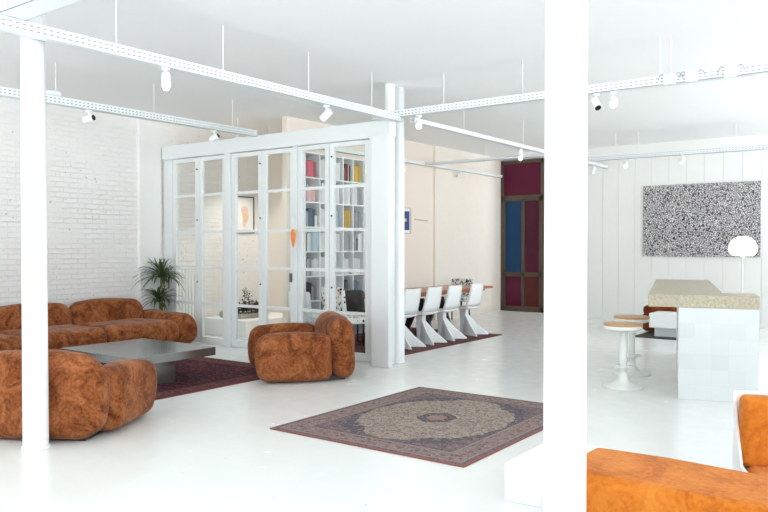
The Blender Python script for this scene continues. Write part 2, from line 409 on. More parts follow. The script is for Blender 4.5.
# columns
def column(x, y, r0, r1, label):
    c = empty('column', (x, y, 0))
    MB().lathe([(r0, 0), (r0, .02), (r0 * .995, .1), (r1, CEIL - .002), (0, CEIL - .002)], 40).build('shaft', M['column'], c, smooth=True)
    MB().lathe([(0, 0.0005), (r0 + .012, 0.0005), (r0 + .012, .012), (r0, .022)], 40).build('base_ring', M['column'], c, smooth=True)
    return tag(c, label, 'column')
column(-5.36, 2.975, .09, .083, 'slim white round column standing behind the back of the left rust armchair')
column(-5.515, 7.90, .083, .078, 'white round column standing right beside the end post of the glazed partition')
column(-1.225, 2.97, .089, .085, 'thick white round column in the foreground beside the orange bench')

# ------------------------------------------------------------------ cable trays, rods, spotlights
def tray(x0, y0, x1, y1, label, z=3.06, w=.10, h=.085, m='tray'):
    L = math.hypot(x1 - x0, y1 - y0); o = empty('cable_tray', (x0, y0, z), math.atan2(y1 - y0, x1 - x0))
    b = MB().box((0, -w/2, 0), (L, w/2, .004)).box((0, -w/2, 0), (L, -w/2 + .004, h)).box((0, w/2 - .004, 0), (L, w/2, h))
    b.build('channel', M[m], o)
    k = MB(); y = -w/2 + .014
    while y < w/2 - .01: k.tube([(0.01, y, .012), (L * .3, y + .006, .014), (L * .7, y - .004, .012), (L - .01, y, .013)], .006, 6); y += .02
    k.build('cable_bundle', M['tray_plain'], o)
    return tag(o, label, 'cable tray')
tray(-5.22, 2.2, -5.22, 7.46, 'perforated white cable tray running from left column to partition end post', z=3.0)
tray(-5.30, 7.9, -5.30, 14.95, 'slim white cable tray running from the middle column towards the panelled wall', w=.07, h=.06, m='tray_plain')
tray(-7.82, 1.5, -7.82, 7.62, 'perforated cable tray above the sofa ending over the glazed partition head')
tray(-7.95, 8.75, -7.95, 15.5, 'plain cable tray beside the dining wall ending before the magenta fanlight', w=.07, h=.06, m='tray_plain')
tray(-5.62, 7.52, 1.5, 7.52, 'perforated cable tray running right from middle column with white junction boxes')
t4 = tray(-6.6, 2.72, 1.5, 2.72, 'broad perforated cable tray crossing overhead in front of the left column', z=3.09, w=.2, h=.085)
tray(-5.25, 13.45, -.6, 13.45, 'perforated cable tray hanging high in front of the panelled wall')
tray(-7.9, 12.25, -5.35, 12.25, 'short plain cable tray crossing above the dining table end', w=.06, h=.05, m='tray_plain')
RODS = [(-5.26, 3.61), (-5.26, 4.73), (-5.26, 5.90), (-5.26, 7.0), (-5.30, 9.2), (-5.30, 11.1), (-5.30, 13.0), (-7.82, 3.3), (-7.82, 4.6), (-7.82, 5.9), (-7.82, 7.2), (-7.95, 10.5), (-7.95, 13.2),
        (-2.14, 7.52), (-2.04, 7.52), (-3.6, 7.52), (-4.6, 7.52), (-4.6, 13.45), (-4.2, 13.45), (-2.6, 13.45), (-6.6, 12.25), (-2.6, 2.72), (-4.3, 2.72), (.3, 2.72)]
for (x, y) in RODS:
    rd = MB().cyl((0, 0, 3.07), (0, 0, CEIL), .0045, seg=8).build('hanging_rod', M['rod'])
    rd.location = (x, y, 0)
    tag(rd, 'thin white threaded rod hanging a cable tray from the ceiling', 'rod', 'white rods holding the cable trays')

def spot(x, y, z, yaw, tilt, label, lit=False, dark=False, power=9., tint=(1., .87, .72)):
    """white spotlight under a tray: yaw = compass direction of the beam, tilt = angle below level"""
    o = empty('spotlight', (x, y, z)); tag(o, label, 'spotlight')
    MB().cyl((0, 0, -.02), (0, 0, 0), .035, seg=16).build('ceiling_mount', M['white'], o, smooth=True)
    MB().cyl((0, 0, -.075), (0, 0, -.02), .009, seg=8).build('stem', M['white'], o, smooth=True)
    d = Vector((math.cos(yaw) * math.cos(tilt), math.sin(yaw) * math.cos(tilt), -math.sin(tilt)))
    c = Vector((0, 0, -.10)); a = c - d * .065; b = c + d * .065
    hd = MB().cyl(a, b, .037, .040, 20); hd.build('lamp_head', M['white'], o, smooth=False)
    MB().cyl(b - d * .002, b + d * .004, .033, seg=18).build('lens', M['bulb_on'] if lit else M['dark_lens' if dark else 'white'], o)
    if lit:
        MB().lathe([(0, -.03), (.022, -.02), (.03, 0), (.022, .02), (0, .03)], 14, b + d * .025).build('bulb', M['bulb_on'], o, smooth=True)
        L = bpy.data.lights.new('spotlight_beam', 'SPOT'); L.energy = power; L.color = (1., .87, .72); L.spot_size = R(100); L.spot_blend = .8; L.shadow_soft_size = .05
        L.color = tint; lo = bpy.data.objects.new('spotlight_beam', L); COL.objects.link(lo); lo.parent = o; lo.location = b + d * .07
        lo.rotation_euler = d.to_track_quat('-Z', 'Y').to_euler()
    return o
TOCAM = lambda x, y: math.atan2(-y, -x)
spot(-5.22, 4.06, 2.998, TOCAM(-5.42, 4.2), R(55), 'lit spotlight with warm bulb on the tray nearest the left column', True)
spot(-5.22, 6.14, 2.998, R(190), R(40), 'unlit white spotlight tilted down left on the tray before the partition')
spot(-7.82, 5.0, 3.058, R(20), R(-10), 'black-lensed spotlight above the sofa near the left column', dark=True)
spot(-7.82, 6.87, 3.058, R(20), R(-25), 'black-lensed spotlight at the sofa tray end above the partition', dark=True)
spot(-4.95, 7.52, 3.058, TOCAM(-4.8, 7.5), R(35), 'lit spotlight with warm bulb just right of the middle column top', True)
spot(-2.78, 7.52, 3.058, R(-40), R(50), 'tilted unlit spotlight on the right tray beside the thick foreground column', dark=True)
spot(-2.60, 7.52, 3.058, TOCAM(-2.6, 7.5), R(35), 'lit warm spotlight on the tray right of the thick foreground column', True)
spot(-5.30, 11.0, 3.058, TOCAM(-5.1, 11.), R(60), 'lit white spotlight high in front of the magenta fanlight', True, power=5.)
spot(-5.30, 13.3, 3.058, R(150), R(50), 'small white spotlight immediately right of the foreground column, near the tray end', dark=True)
spot(-5.30, 14.2, 3.058, R(230), R(70), 'small white spotlight hanging at the far end of the slim tray')
spot(-4.42, 13.45, 3.058, TOCAM(-4.4, 13.4), R(30), 'lit warm spotlight on the tray before the panelled wall', True, power=5.)
spot(-3.45, 13.45, 3.058, R(90), R(-35), 'black-topped white spotlight above the black and white canvas', dark=True)
spot(-7.95, 11.55, 3.058, TOCAM(-7.9, 11.5), R(40), 'lit warm spotlight on dining wall tray beside the middle column', True, power=8.)
spot(-7.95, 13.65, 3.058, R(60), R(10), 'small spotlight with black lens above the dining chairs', dark=True)
spot(-9.1, 9.2, 3.26, R(180), R(80), 'added fill spotlight in the alcove behind the left glass doors', True, power=75., tint=(1., .96, .91))  # added behind the beam to brighten the alcove
spot(-8.9, 8.3, 3.26, R(0), R(75), 'added fill spotlight in the alcove just behind the partition beam', True, power=50., tint=(1., .96, .91))  # second added alcove fill, hidden by the head beam
for q in ((-9.1, 9.2), (-8.9, 8.3)):  # rods carrying the two added fill spotlights
    rd = MB().cyl((0, 0, 3.25), (0, 0, CEIL), .0065, seg=8).build('hanging_rod', M['rod']); rd.location = q + (0,)
    tag(rd, 'thin white rod holding an added alcove spotlight behind the partition beam', 'rod', 'added white rods in the alcove')
# junction boxes on the right tray with their looping leads
for i, (x, lab) in enumerate(((-2.03, 'leftmost white junction box on the perforated tray right of the column'), (-1.83, 'white junction box in the middle of the three on the tray'), (-1.49, 'white junction box nearest the right edge of the photo on the tray'))):
    o = empty('junction_box', (x, 7.46, 3.09)); tag(o, lab, 'junction box')
    MB().rbox((-.055, -.03, -.045), (.055, .008, .055), .008, 2, 1).build('housing', M['white'], o, smooth=True)
    for s in (-1, 1): MB().tube([(s * .05, -.01, .04), (s * .075, -.005, .062), (s * .10, .0, .05), (s * .115, .01, .01)], .005, 6).build('lead', M['grey'], o, smooth=True)
o = MB().rbox((-.10, -.04, 0), (.10, .04, .06), .02, 3, 1).build('cable_gland_box', M['tray_plain'], smooth=True); o.location = (-7.82, 4.55, 3.147)
o.rotation_euler.z = R(90)
tag(o, 'grey oblong box lying on top of the sofa tray beside left column', 'junction box')

# ------------------------------------------------------------------ soft seating
def lump(p, amp=.008, k=0.):
    return Vector((p.x + amp * math.sin(7 * p.z + 5 * p.y + k), p.y + amp * math.sin(8 * p.x + 6 * p.z + k * 2), p.z + amp * .7 * math.sin(6 * p.x + 7 * p.y + k)))
def make_armchair(label):
    o = empty('armchair'); tag(o, label, 'armchair')
    def fb(p):                                    # backrest: thick, top rolls forward
        z = max(0, p.z) / .72
        q = Vector((p.x * (1 - .05 * (1 - z)), p.y - .03 * math.sin(math.pi * z) + .03 * (1 - z), p.z - .07 * (abs(p.x) / .58) ** 3 * z))
        return lump(q, .007, 1.)
    MB().rbox((-.61, .17, .012), (.61, .48, .69), (.2, .135, .19), 7, 5, fb).build('backrest', M['rust'], o, smooth=True)
    for s in (-1, 1):
        def fa(p, s=s):
            z = max(0, p.z) / .53; y = (p.y + .55) / .75
            out = .035 * math.sin(math.pi * min(1, z * .9)) * s
            fwd = -.05 * math.sin(math.pi * min(1, z)) * (1 - min(1, max(0, y)))
            return lump(Vector((p.x + out, p.y + fwd, p.z + .03 * math.sin(math.pi * y) * z)), .006, 2. * s)
        a, b = (.34 * s, .61 * s)
        MB().rbox((min(a, b), -.57, .012), (max(a, b), .20, .51), (.12, .10, .09), 7, 5, fa).build('arm', M['rust'], o, smooth=True)
    MB().rbox((-.345, -.50, .05), (.345, .22, .40), (.1, .14, .13), 6, 4, lambda p: lump(p, .006, 4.)).build('seat_cushion', M['rust'], o, smooth=True)
    MB().box((-.45, -.36, .0), (.45, .36, .05)).build('plinth', M['black'], o)
    return o
ar = make_armchair('rust plush armchair standing in front of the glazed partition, facing the coffee table')
ar.location = (-5.90, 6.57, .0); ar.scale = (1.03, 1.03, 1.03); ar.rotation_euler.z = math.atan2(-.77, -.64) + math.pi / 2
al = copy_tree(ar); al['label'] = 'rust plush armchair behind the left column, its back turned to the camera'
al.scale = (1, 1, 1); al.location = (-5.81, 3.39, 0); al.rotation_euler.z = math.atan2(.87, -.5) + math.pi / 2
for a in (ar, al): a['group'] = 'rust plush armchairs'

so = empty('sofa', (-9.9, 0, 0)); tag(so, 'long rust plush sofa standing along the white brick wall behind the coffee table', 'sofa')
Y1 = 7.40; mods = [(5.88, 7.05), (4.76, 5.88), (3.64, 4.76)]
for i, (a, b) in enumerate(mods):
    MB().rbox((.02, a + .01, .1), (.36, b - .01, .735), (.13, .16, .17), 7, 4, lambda p, i=i: lump(Vector((p.x + .05 * (1 - p.z / .72), p.y, p.z - .04 * (abs((p.y - (a + b) / 2)) / .55) ** 3)), .008, i)).build('back_cushion', M['rust'], so, smooth=True)
    MB().rbox((.24, a + .005, .08), (1.2, b - .005, .43), (.16, .12, .13), 7, 4, lambda p, i=i: lump(p, .008, i + 3.)).build('seat_cushion', M['rust'], so, smooth=True)
for y0, y1 in ((6.98, Y1), (3.24, 3.66)):
    MB().rbox((.02, y0, .02), (1.2, y1, .53), (.24, .14, .24), 8, 4, lambda p: lump(Vector((p.x, p.y, p.z - .04 * (p.x / 1.2) ** 2 * (p.z > .2))), .007, 7.)).build('arm', M['rust'], so, smooth=True)
MB().box((.06, 3.34, 0), (1.05, Y1 - .1, .1)).build('plinth', M['black'], so)

# coffee table
ct = empty('coffee_table', (-7.04, 5.10, .0125)); tag(ct, 'low square grey metal coffee table on a dark rug before the sofa', 'coffee table')
MB().box((-.66, -.54, .275), (.63, .54, .37)).build('table_top', M['steel'], ct, bevel=.006)
MB().box((-.3, -.28, 0), (.36, .2, .275)).build('pedestal', M['steel'], ct, bevel=.004)

# rugs
def rugobj(c, hx, hy, m, label, fringe=None):
    o = MB().rbox((-hx, -hy, .0), (hx, hy, .012), (.01, .01, .005), 2, 2).build('rug', M[m]); o.location = c + (0,)
    return tag(o, label, 'rug')
rugobj((-3.445, 5.52), .915, 1.12, 'rug_pale', 'faded persian rug with cream medallion lying alone in the middle of the floor')
rugobj((-7.42, 5.30), 1.35, 1.42, 'rug_dark', 'dark red persian rug under the grey metal coffee table')
rugobj((-6.87, 9.75), 1.06, 1.65, 'rug_plum', 'plum coloured rug under the dining table and white chairs')

# plant in the corner
pl = empty('potted_plant', (-9.78, 7.515, 0)); tag(pl, 'spiky green potted plant standing in the corner behind the sofa arm', 'plant')
pot = MB().lathe([(0, 0), (.07, 0), (.085, .3), (.09, .32), (.08, .32), (.075, .28)], 24).build('pot', M['pot'], pl, smooth=True)
MB().lathe([(.076, .285), (0, .29)], 20).build('soil', M['soil'], pl)
MB().tube([(0, 0, .28), (.02, -.02, .6), (.03, -.03, 1.0)], [.018, .015, .012], 8).tube([(0, .01, .28), (-.03, .0, .5), (-.03, -.02, .62)], [.014, .012, .01], 8).build('stem', M['stemwood'], pl, smooth=True)
def rosette(mb, c, n, L, w):
    for k in range(n):
        g = k * 2.399 + random.uniform(-.2, .2); el = R(random.uniform(5, 80)); l = L * random.uniform(.7, 1.1)
        d = Vector((math.cos(g), math.sin(g), 0)); side = Vector((-math.sin(g), math.cos(g), 0))
        pts = []; p = Vector(c); e = el
        for i in range(7):
            pts.append(p.copy()); p = p + (d * math.cos(e) + Vector((0, 0, 1)) * math.sin(e)) * (l / 6); e -= R(random.uniform(9, 19))
        vs = []; fs = []
        for i, q in enumerate(pts):
            ww = w * math.sin(math.pi * min(.95, .15 + .8 * i / 6)) * (1 - .0 * i)
            q.x = max(q.x, -.12); q.y = min(q.y, .13)
            vs += [q - side * ww, q + Vector((0, 0, -.004)), q + side * ww]
        for i in range(6):
            o = i * 3; fs += [(o, o+1, o+4, o+3), (o+1, o+2, o+5, o+4)]
        mb.add(vs, fs)
f = MB(); rosette(f, (.03, -.03, 1.0), 84, .54, .014); rosette(f, (-.03, -.02, .62), 60, .46, .014)
f.build('foliage', M['leaf'], pl, fix=False)

# ------------------------------------------------------------------ behind the glass: alcove
rad = empty('radiator', (-9.94, 8.16, .1)); tag(rad, 'white ribbed radiator on the brick wall behind the left glass doors', 'radiator')
for k in range(9):
    MB().rbox((-.03, -.28 + k * .065, .08), (.045, -.235 + k * .065, 1.0), .018, 3, 1).build('rib', M['white'], rad, smooth=True)
for z in (.14, .94): MB().cyl((0, -.28, z), (0, .30, z), .022, seg=10).build('pipe', M['white'], rad, smooth=True)
for y in (-.245, .22): MB().box((-.02, y - .02, -.1), (.02, y + .02, .1)).build('foot', M['white'], rad)
bn = MB().box((-.98, 0, 0), (0, 2.15, .24)).build('low_bench', M['plaster'], bevel=.015); bn.location = (-8.98, 7.83, 0)
# keep the radiator clear of it
bn.scale = (1, 1, 1); tag(bn, 'low white masonry bench behind the glass doors below the framed drawing', 'bench')
bn.location = (-8.93, 8.5, 0); bn.data.transform(Matrix.Diagonal((1.06, .68, 1.2, 1)))
bx = MB().box((-.13, -.3, 0), (.13, .3, .08)).build('trough', M['pot'], None, bevel=.01)
hp = empty('trough_plant', (-9.36, 8.98, .289)); bx.parent = hp; tag(hp, 'dark bushy plant in a trough on the low white bench', 'plant')
f = MB()
for k in range(1100):
    a = random.uniform(0, 2 * math.pi); u = random.random() ** .5
    c = Vector((.2 * u * math.cos(a), .36 * u * math.sin(a), max(.085, .10 + random.random() * (.20 - .12 * u))))
    if k < 90: c = Vector((random.gauss(0, .035), -.08 + random.gauss(0, .045), .2 + random.random() * .26))
    d = Vector((random.gauss(0, 1), random.gauss(0, 1), random.gauss(.3, .6))).normalized() * random.uniform(.04, .08); s = d.cross(Vector((0, 0, 1))).normalized() * .014
    f.add([c, c + d * .5 + s, c + d, c + d * .5 - s], [(0, 1, 2, 3)])
f.build('foliage', M['leaf_dark'], hp, fix=False)
ball = MB().lathe([(0, 0)] + [(.09 * math.sin(math.pi * k / 14), .09 - .09 * math.cos(math.pi * k / 14)) for k in range(1, 14)] + [(0, .18)], 24).build('stone_ball', M['grey'], smooth=True)
ball.scale = (.65, .65, .65); ball.location = (-9.62, 8.62, .289); tag(ball, 'grey ball standing on the low white bench beside the trough plant', 'ornament')

def picture(name, loc, rz, w, h, label, frame, art):
    o = empty(name, loc, rz); tag(o, label, 'picture'); b = .018
    MB().box((-w/2, -.02, -h/2), (w/2, 0, -h/2 + b)).box((-w/2, -.02, h/2 - b), (w/2, 0, h/2)).box((-w/2, -.02, -h/2 + b), (-w/2 + b, 0, h/2 - b)).box((w/2 - b, -.02, -h/2 + b), (w/2, 0, h/2 - b)).build('frame', frame, o)
    MB().box((-w/2 + b, -.008, -h/2 + b), (w/2 - b, 0, h/2 - b)).build('mount', M['art_paper'], o)
    art(o, w, h); return o
def blob(o, w, h):
    def disc(cx, cz, rx, rz, m, y):
        n = 28; poly = [(cx + rx * math.cos(2*math.pi*k/n) * (1 + .12 * math.sin(3*2*math.pi*k/n)), y, cz + rz * math.sin(2*math.pi*k/n)) for k in range(n)]
        MB().prism(poly, (0, -.002, 0)).build('drawn_figure', m, o)
    disc(0, .06, .085, .10, M['drawing'], -.0082); disc(.02, -.05, .07, .09, flat('drawing_orange', (.82, .55, .32, 1)), -.0092); disc(-.01, -.16, .05, .06, flat('drawing_pink', (.8, .62, .63, 1)), -.0082)
picture('framed_drawing', (-9.998, 9.48, 2.06), R(90), .46, .66, 'black-framed drawing in pink and orange hanging behind the glass doors', M['black'], blob)
def blue(o, w, h):
    MB().box((-w/2 + .05, -.011, -h/2 + .07), (w/2 - .05, -.0082, h/2 - .07)).build('print', M['art_blue'], o)
    MB().box((-.03, -.014, -.02), (.06, -.0112, .04)).build('print_motif', M['art_yellow'], o)
picture('framed_print', (-8.118, 11.83, 1.985), R(90), .42, .5, 'pale framed blue print on the dining wall beside the middle column', flat('pale_wood_frame', (.6, .5, .42, 1)), blue)
br_ = empty('wall_rail', (-8.118, 12.36, 2.0)); tag(br_, 'thin grey metal rail on dining wall right of the blue print', 'rail')
MB().cyl((.03, -.22, .02), (.03, .24, .0), .008, seg=8).build('bar', M['grey'], br_, smooth=True)
MB().cyl((0, -.15, .015), (.03, -.15, .017), .006, seg=8).build('bracket', M['grey'], br_); MB().cyl((0, .18, .004), (.03, .18, .004), .006, seg=8).build('bracket', M['grey'], br_)
# orange pendant behind the glass
op = empty('pendant_lamp', (-7.04, 7.575, 1.47)); tag(op, 'small orange pendant hanging on the partition post left of the bookcase', 'pendant lamp')
MB().lathe([(0, 0), (.012, .03), (.030, .12), (.034, .2), (.022, .25), (.008, .26)], 20).build('shade', M['orange_glass'], op, smooth=True)
MB().cyl((0, 0, .255), (0, 0, .42), .003, seg=6).build('cord', M['white'], op); MB().cyl((0, -.008, .42), (0, .075, .42), .005, seg=8).build('hook', M['white'], op)

# ------------------------------------------------------------------ bookcase with books
bk = empty('bookcase', (-8.115, 8.72, 0)); tag(bk, 'tall white open bookcase full of books against the dining wall behind glass', 'bookcase')
D = .27; ys = [0, .35, .655, .935, 1.20, 1.50, 1.80]; zs = [.0, .22, .62, 1.01, 1.40, 1.785, 2.175, 2.56, 2.95]
for y in ys: MB().box((0, y - .011, 0), (D, y + .011, 2.97)).build('upright', M['white'], bk)
for j, z in enumerate(zs):
    for a, b in zip(ys[:-1], ys[1:]): MB().box((0.012, a + .011, z), (D - .002, b - .011, z + .02)).build('shelf', M['white'], bk)
MB().box((0, .011, 0), (.01, 1.79, 2.95)).build('back_panel', paint('back_grey_white', (.55, .57, .58, 1), .6), bk)
COLS = {'pink': (.62, .12, .17, 1), 'red': (.42, .03, .03, 1), 'blush': (.72, .45, .46, 1), 'slate blue': (.12, .18, .26, 1), 'grey': (.35, .36, .38, 1), 'white': (.82, .82, .82, 1),
        'yellow': (.66, .42, .06, 1), 'black': (.02, .02, .022, 1), 'pale blue': (.45, .58, .66, 1), 'dark grey': (.13, .13, .14, 1)}
CM = {}
for k, v in COLS.items():
    t = NT('cover_' + k.replace(' ', '_')); oi_ = t.n('ShaderNodeObjectInfo'); a_ = .55 if max(v[:3]) < .7 else .8
    CM[k] = t.fin(t.mix(oi_.outputs['Random'], tuple(x * a_ for x in v[:3]) + (1,), tuple(min(.85, x * 1.25) for x in v[:3]) + (1,)), .6)
ROW = {7: 'top', 6: 'second', 5: 'third', 4: 'fourth', 3: 'fifth', 2: 'sixth', 1: 'lowest'}
PLACE = {0: 'leftmost bay', 1: 'second bay from left', 2: 'third bay from left', 3: 'fourth bay from left', 4: 'fifth bay from left', 5: 'rightmost bay'}
def books(col, row, seq):
    y = ys[col] + .02; z = zs[row] + .02; ymax = ys[col + 1] - .018
    for (cname, n, th, hh) in seq:
        for k in range(n):
            t_ = th * random.uniform(.9, 1.1)
            if y + t_ > ymax: return
            hgt = min(hh * random.uniform(.90, 1.0), .33); dp = .2
            o = empty('book', (-8.115 + D - .03 - dp, 8.72 + y + t_ / 2, z))
            MB().box((0, -t_/2, 0), (dp, -t_/2 + .003, hgt)).box((0, t_/2 - .003, 0), (dp, t_/2, hgt)).box((dp - .003, -t_/2, 0), (dp, t_/2, hgt)).build('cover', CM[cname], o)
            MB().box((.004, -t_/2 + .0035, .004), (dp - .004, t_/2 - .0035, hgt - .005)).build('pages', M['paper'], o)
            lab = '%s book standing in the %s, %s shelf of the white bookcase' % (cname, PLACE[col], ROW[row])
            tag(o, lab, 'book', 'books: ' + lab)
            y += t_ + .002
books(0, 7, [('dark grey', 1, .03, .22), ('pink', 5, .042, .27)]); books(0, 6, [('pink', 1, .04, .25), ('blush', 4, .05, .26)]); books(0, 5, [('grey', 2, .035, .24), ('slate blue', 3, .05, .30), ('white', 2, .03, .2)])
books(0, 4, [('dark grey', 1, .05, .3), ('white', 2, .04, .3), ('pale blue', 4, .04, .31)]); books(0, 3, [('grey', 3, .05, .3), ('white', 3, .05, .28)]); books(0, 2, [('black', 3, .05, .3), ('grey', 2, .05, .25)])
for r_ in (7, 6, 5, 4, 3): books(1, r_, [('white', 5, .052, .31)])
books(2, 7, [('white', 4, .05, .3)]); books(2, 6, [('white', 3, .06, .3)]); books(2, 5, [('pale blue', 3, .05, .28)]); books(2, 4, [('white', 4, .05, .3)])
books(3, 7, [('dark grey', 2, .035, .24), ('red', 2, .035, .29), ('white', 1, .02, .28), ('black', 2, .03, .27)]); books(3, 6, [('white', 3, .06, .3)]); books(3, 5, [('yellow', 4, .05, .3)]); books(3, 4, [('grey', 3, .05, .28)]); books(3, 3, [('white', 4, .04, .28)]); books(3, 2, [('dark grey', 3, .05, .3)])
books(4, 7, [('yellow', 6, .043, .30)]); books(4, 6, [('white', 3, .04, .31), ('grey', 2, .04, .3), ('white', 1, .05, .3)]); books(4, 5, [('grey', 6, .043, .28)]); books(4, 4, [('grey', 2, .045, .3), ('dark grey', 1, .05, .2), ('white', 2, .05, .3)]); books(4, 3, [('white', 4, .05, .27)]); books(4, 2, [('slate blue', 3, .05, .28)])
books(5, 7, [('yellow', 3, .05, .30), ('white', 2, .05, .28)]); books(5, 6, [('white', 4, .05, .3)]); books(5, 5, [('grey', 4, .05, .28)]); books(5, 4, [('white', 4, .05, .27)])

# ------------------------------------------------------------------ dining table and chairs
TZ = .0125
dt = empty('dining_table', (-7.04, 10.6, TZ)); tag(dt, 'long orange-brown wooden dining table with black trestles along the dining wall', 'table')
MB().box((-.42, -1.3, .70), (.42, 2.0, .74)).build('table_top', M['wood'], dt, bevel=.005)
MB().box((-.30, -1.2, .655), (.30, 1.9, .70)).build('apron', M['wood'], dt)
for y in (-.95, .05, .68):
    MB().prism([(-.30, y, 0), (-.22, y, 0), (0.0, y, .45), (.22, y, 0), (.30, y, 0), (.1, y, .60), (-.1, y, .60)], (0, .06, 0)).build('trestle', M['black'], dt)

def make_shell_chair(label):
    """moulded white chair, one post on a two winged foot; faces local -x, wing tips at x=+.14"""
    o = empty('dining_chair'); tag(o, label, 'chair')
    def sheet(prof, wfun, th):
        n = 9; b = MB(); vs = []; fs = []
        for side in (0, 1):
            for i, (x, z) in enumerate(prof):
                i0 = max(0, i - 1); i1 = min(len(prof) - 1, i + 1)
                tx, tz = prof[i1][0] - prof[i0][0], prof[i1][1] - prof[i0][1]; l = math.hypot(tx, tz); nx, nz = tz / l, -tx / l
                for k in range(n):
                    u = -1 + 2 * k / (n - 1); w_ = wfun(i / (len(prof) - 1)); bend = -.035 * u * u
                    vs.append((x + nx * (th * side) + bend * abs(nx), u * w_, z + nz * (th * side) + .5 * abs(bend) * abs(nz)))
        m_ = len(prof)
        for i in range(m_ - 1):
            for k in range(n - 1):
                a = i * n + k; fs.append((a, a + 1, a + n + 1, a + n)); c = a + m_ * n; fs.append((c, c + n, c + n + 1, c + 1))
        for i in range(m_ - 1):
            for k in (0, n - 1): a = i * n + k; fs.append((a, a + n, a + n + m_ * n, a + m_ * n))
        for k in range(n - 1):
            for i in (0, m_ - 1): a = i * n + k; fs.append((a, a + 1, a + 1 + m_ * n, a + m_ * n))
        return b.add(vs, fs)
    sheet([(.10, .86), (.085, .78), (.06, .66), (.03, .55), (.0, .475)], lambda t: .20 + .03 * t, .022).build('backrest', M['shell'], o, smooth=True)
    sheet([(.0, .475), (-.03, .455), (-.09, .445), (-.2, .44), (-.33, .445), (-.39, .44), (-.41, .42)], lambda t: .23 - .02 * t, -.022).build('seat', M['shell'], o, smooth=True)
    MB().prism([(-.25, -.05, .0), (-.16, -.05, .0), (-.14, -.05, .435), (-.27, -.05, .435)], (0, .10, 0)).build('post', M['shell'], o, bevel=.012)
    for s in (-1, 1):
        w_ = MB(); y0 = .02 * s; y1 = .19 * s
        a = [(-.2, y0 - .03, 0), (-.2, y0 + .03, 0), (-.17, y0 + .022, .36), (-.17, y0 - .022, .36)]
        m2 = [(-.02, (y0 + y1) / 2 - .05, 0), (-.02, (y0 + y1) / 2 + .05, 0), (-.02, (y0 + y1) / 2 + .02, .17), (-.02, (y0 + y1) / 2 - .02, .17)]
        b = [(.15, y1 - .022, 0), (.15, y1 + .022, 0), (.15, y1 + .01, .018), (.15, y1 - .01, .018)]
        vs = a + m2 + b; fs = [(3, 2, 1, 0), (8, 9, 10, 11)]
        for k in (0, 4):
            for i in range(4): j = (i + 1) % 4; fs.append((k + i, k + j, k + 4 + j, k + 4 + i))
        w_.add(vs, fs).build('foot_wing', M['shell'], o, bevel=.006)
    return o
chs = [(11.05, 'white moulded dining chair farthest from the partition, nearest the magenta glass door'), (10.33, 'white moulded dining chair second from the table end near the glass door'),
       (9.72, 'white moulded dining chair third from the far table end'), (9.12, 'white moulded dining chair first to the right of the middle column')]
c0 = None
for y, lab in chs:
    if c0 is None: c0 = make_shell_chair(lab); c = c0
    else: c = copy_tree(c0); c['label'] = lab
    c.location = (-6.15, y, TZ); c['group'] = 'white moulded dining chairs'
# the rug reaches past the far chair's wings
def make_side_chair(name, loc, rz, label, mat, legm, h=.9, w=.46):
    o = empty(name, loc, rz); tag(o, label, 'chair')
    MB().rbox((-w/2, -.24, .40), (w/2, .22, .49), .03, 3, 2).build('seat', mat, o, smooth=True)
    MB().rbox((-w/2, .17, .44), (w/2, .25, h), .035, 4, 2, lambda p: Vector((p.x, p.y + .12 * max(0, p.z - .45), p.z))).build('backrest', mat, o, smooth=True)
    for x in (-1, 1):
        for y in (-1, 1): MB().cyl((x * (w/2 - .03), y * .2, 0), (x * (w/2 - .05), y * .17, .41), .012, .018, 10).build('leg', legm, o, smooth=True)
    return o
make_side_chair('upholstered_chair', (-6.62, 8.25, TZ), R(165), 'chair in white fabric with black and red blobs behind the folded glass door', M['print'], M['black'], .92, .5)
make_side_chair('upholstered_chair', (-7.62, 12.95, 0), R(5), 'black and white patterned chair at the far head of the dining table', M['print_bw'], M['black'], .84)
make_side_chair('side_chair', (-7.25, 8.22, TZ), R(170), 'plain white chair seen through glass left of the patterned chair', M['shell'], M['white'], .84)
make_side_chair('side_chair', (-6.98, 9.0, TZ), R(185), 'black chair at the near head of the dining table behind the patterned chair', M['black'], M['black'], .84, .42)

# ------------------------------------------------------------------ bar, stools, lounge, lamp, canvas
BR = R(15.); bar = empty('bar_counter', (-1.985, 7.64, 0), BR); tag(bar, 'bar counter with white tiled base and thick sandstone top on the right', 'bar counter')
MB().box((0, 0, 0), (.71, .40, .90)).build('tiled_base', M['tile'], bar, bevel=.003)
MB().box((.0, .41, 0), (.36, 3.2, .90)).build('rear_base', M['white'], bar)
MB().prism([(-.28, -.015, .90), (.715, -.015, .90), (.715, .45, .90), (.42, .45, .90), (.42, 3.5, .90), (-.28, 3.5, .90)], (0, 0, .125)).build('counter_top', M['stone'], bar, bevel=.008)
def make_stool(label):
    o = empty('bar_stool'); tag(o, label, 'stool', 'white pedestal bar stools')
    MB().lathe([(0, .610), (.17, .610), (.198, .625), (.2, .655), (0, .655)], 36).build('seat_pan', M['stool_metal'], o, smooth=False)
    MB().lathe([(0, .655), (.2, .655), (.203, .667), (.195, .680), (0, .682)], 36).build('seat', M['seat_wood'], o, smooth=False)
    MB().cyl((0, 0, .05), (0, 0, .612), .040, seg=20).build('post', M['stool_metal'], o, smooth=True)
    MB().lathe([(0, 0), (.215, 0), (.215, .008), (.17, .018), (.11, .04), (.06, .08), (.045, .13), (.041, .16)], 40).build('foot', M['stool_metal'], o, smooth=True)
    ring = []
    r = MB(); n = 28
    for k in range(n): ring.append((.115 * math.cos(2*math.pi*k/n), .115 * math.sin(2*math.pi*k/n), .22))
    r.tube(ring + [ring[0]], .007, 8); r.cyl((-.115, 0, .22), (.115, 0, .22), .006, seg=8)
    r.build('footrest', M['stool_metal'], o, smooth=True)
    return o
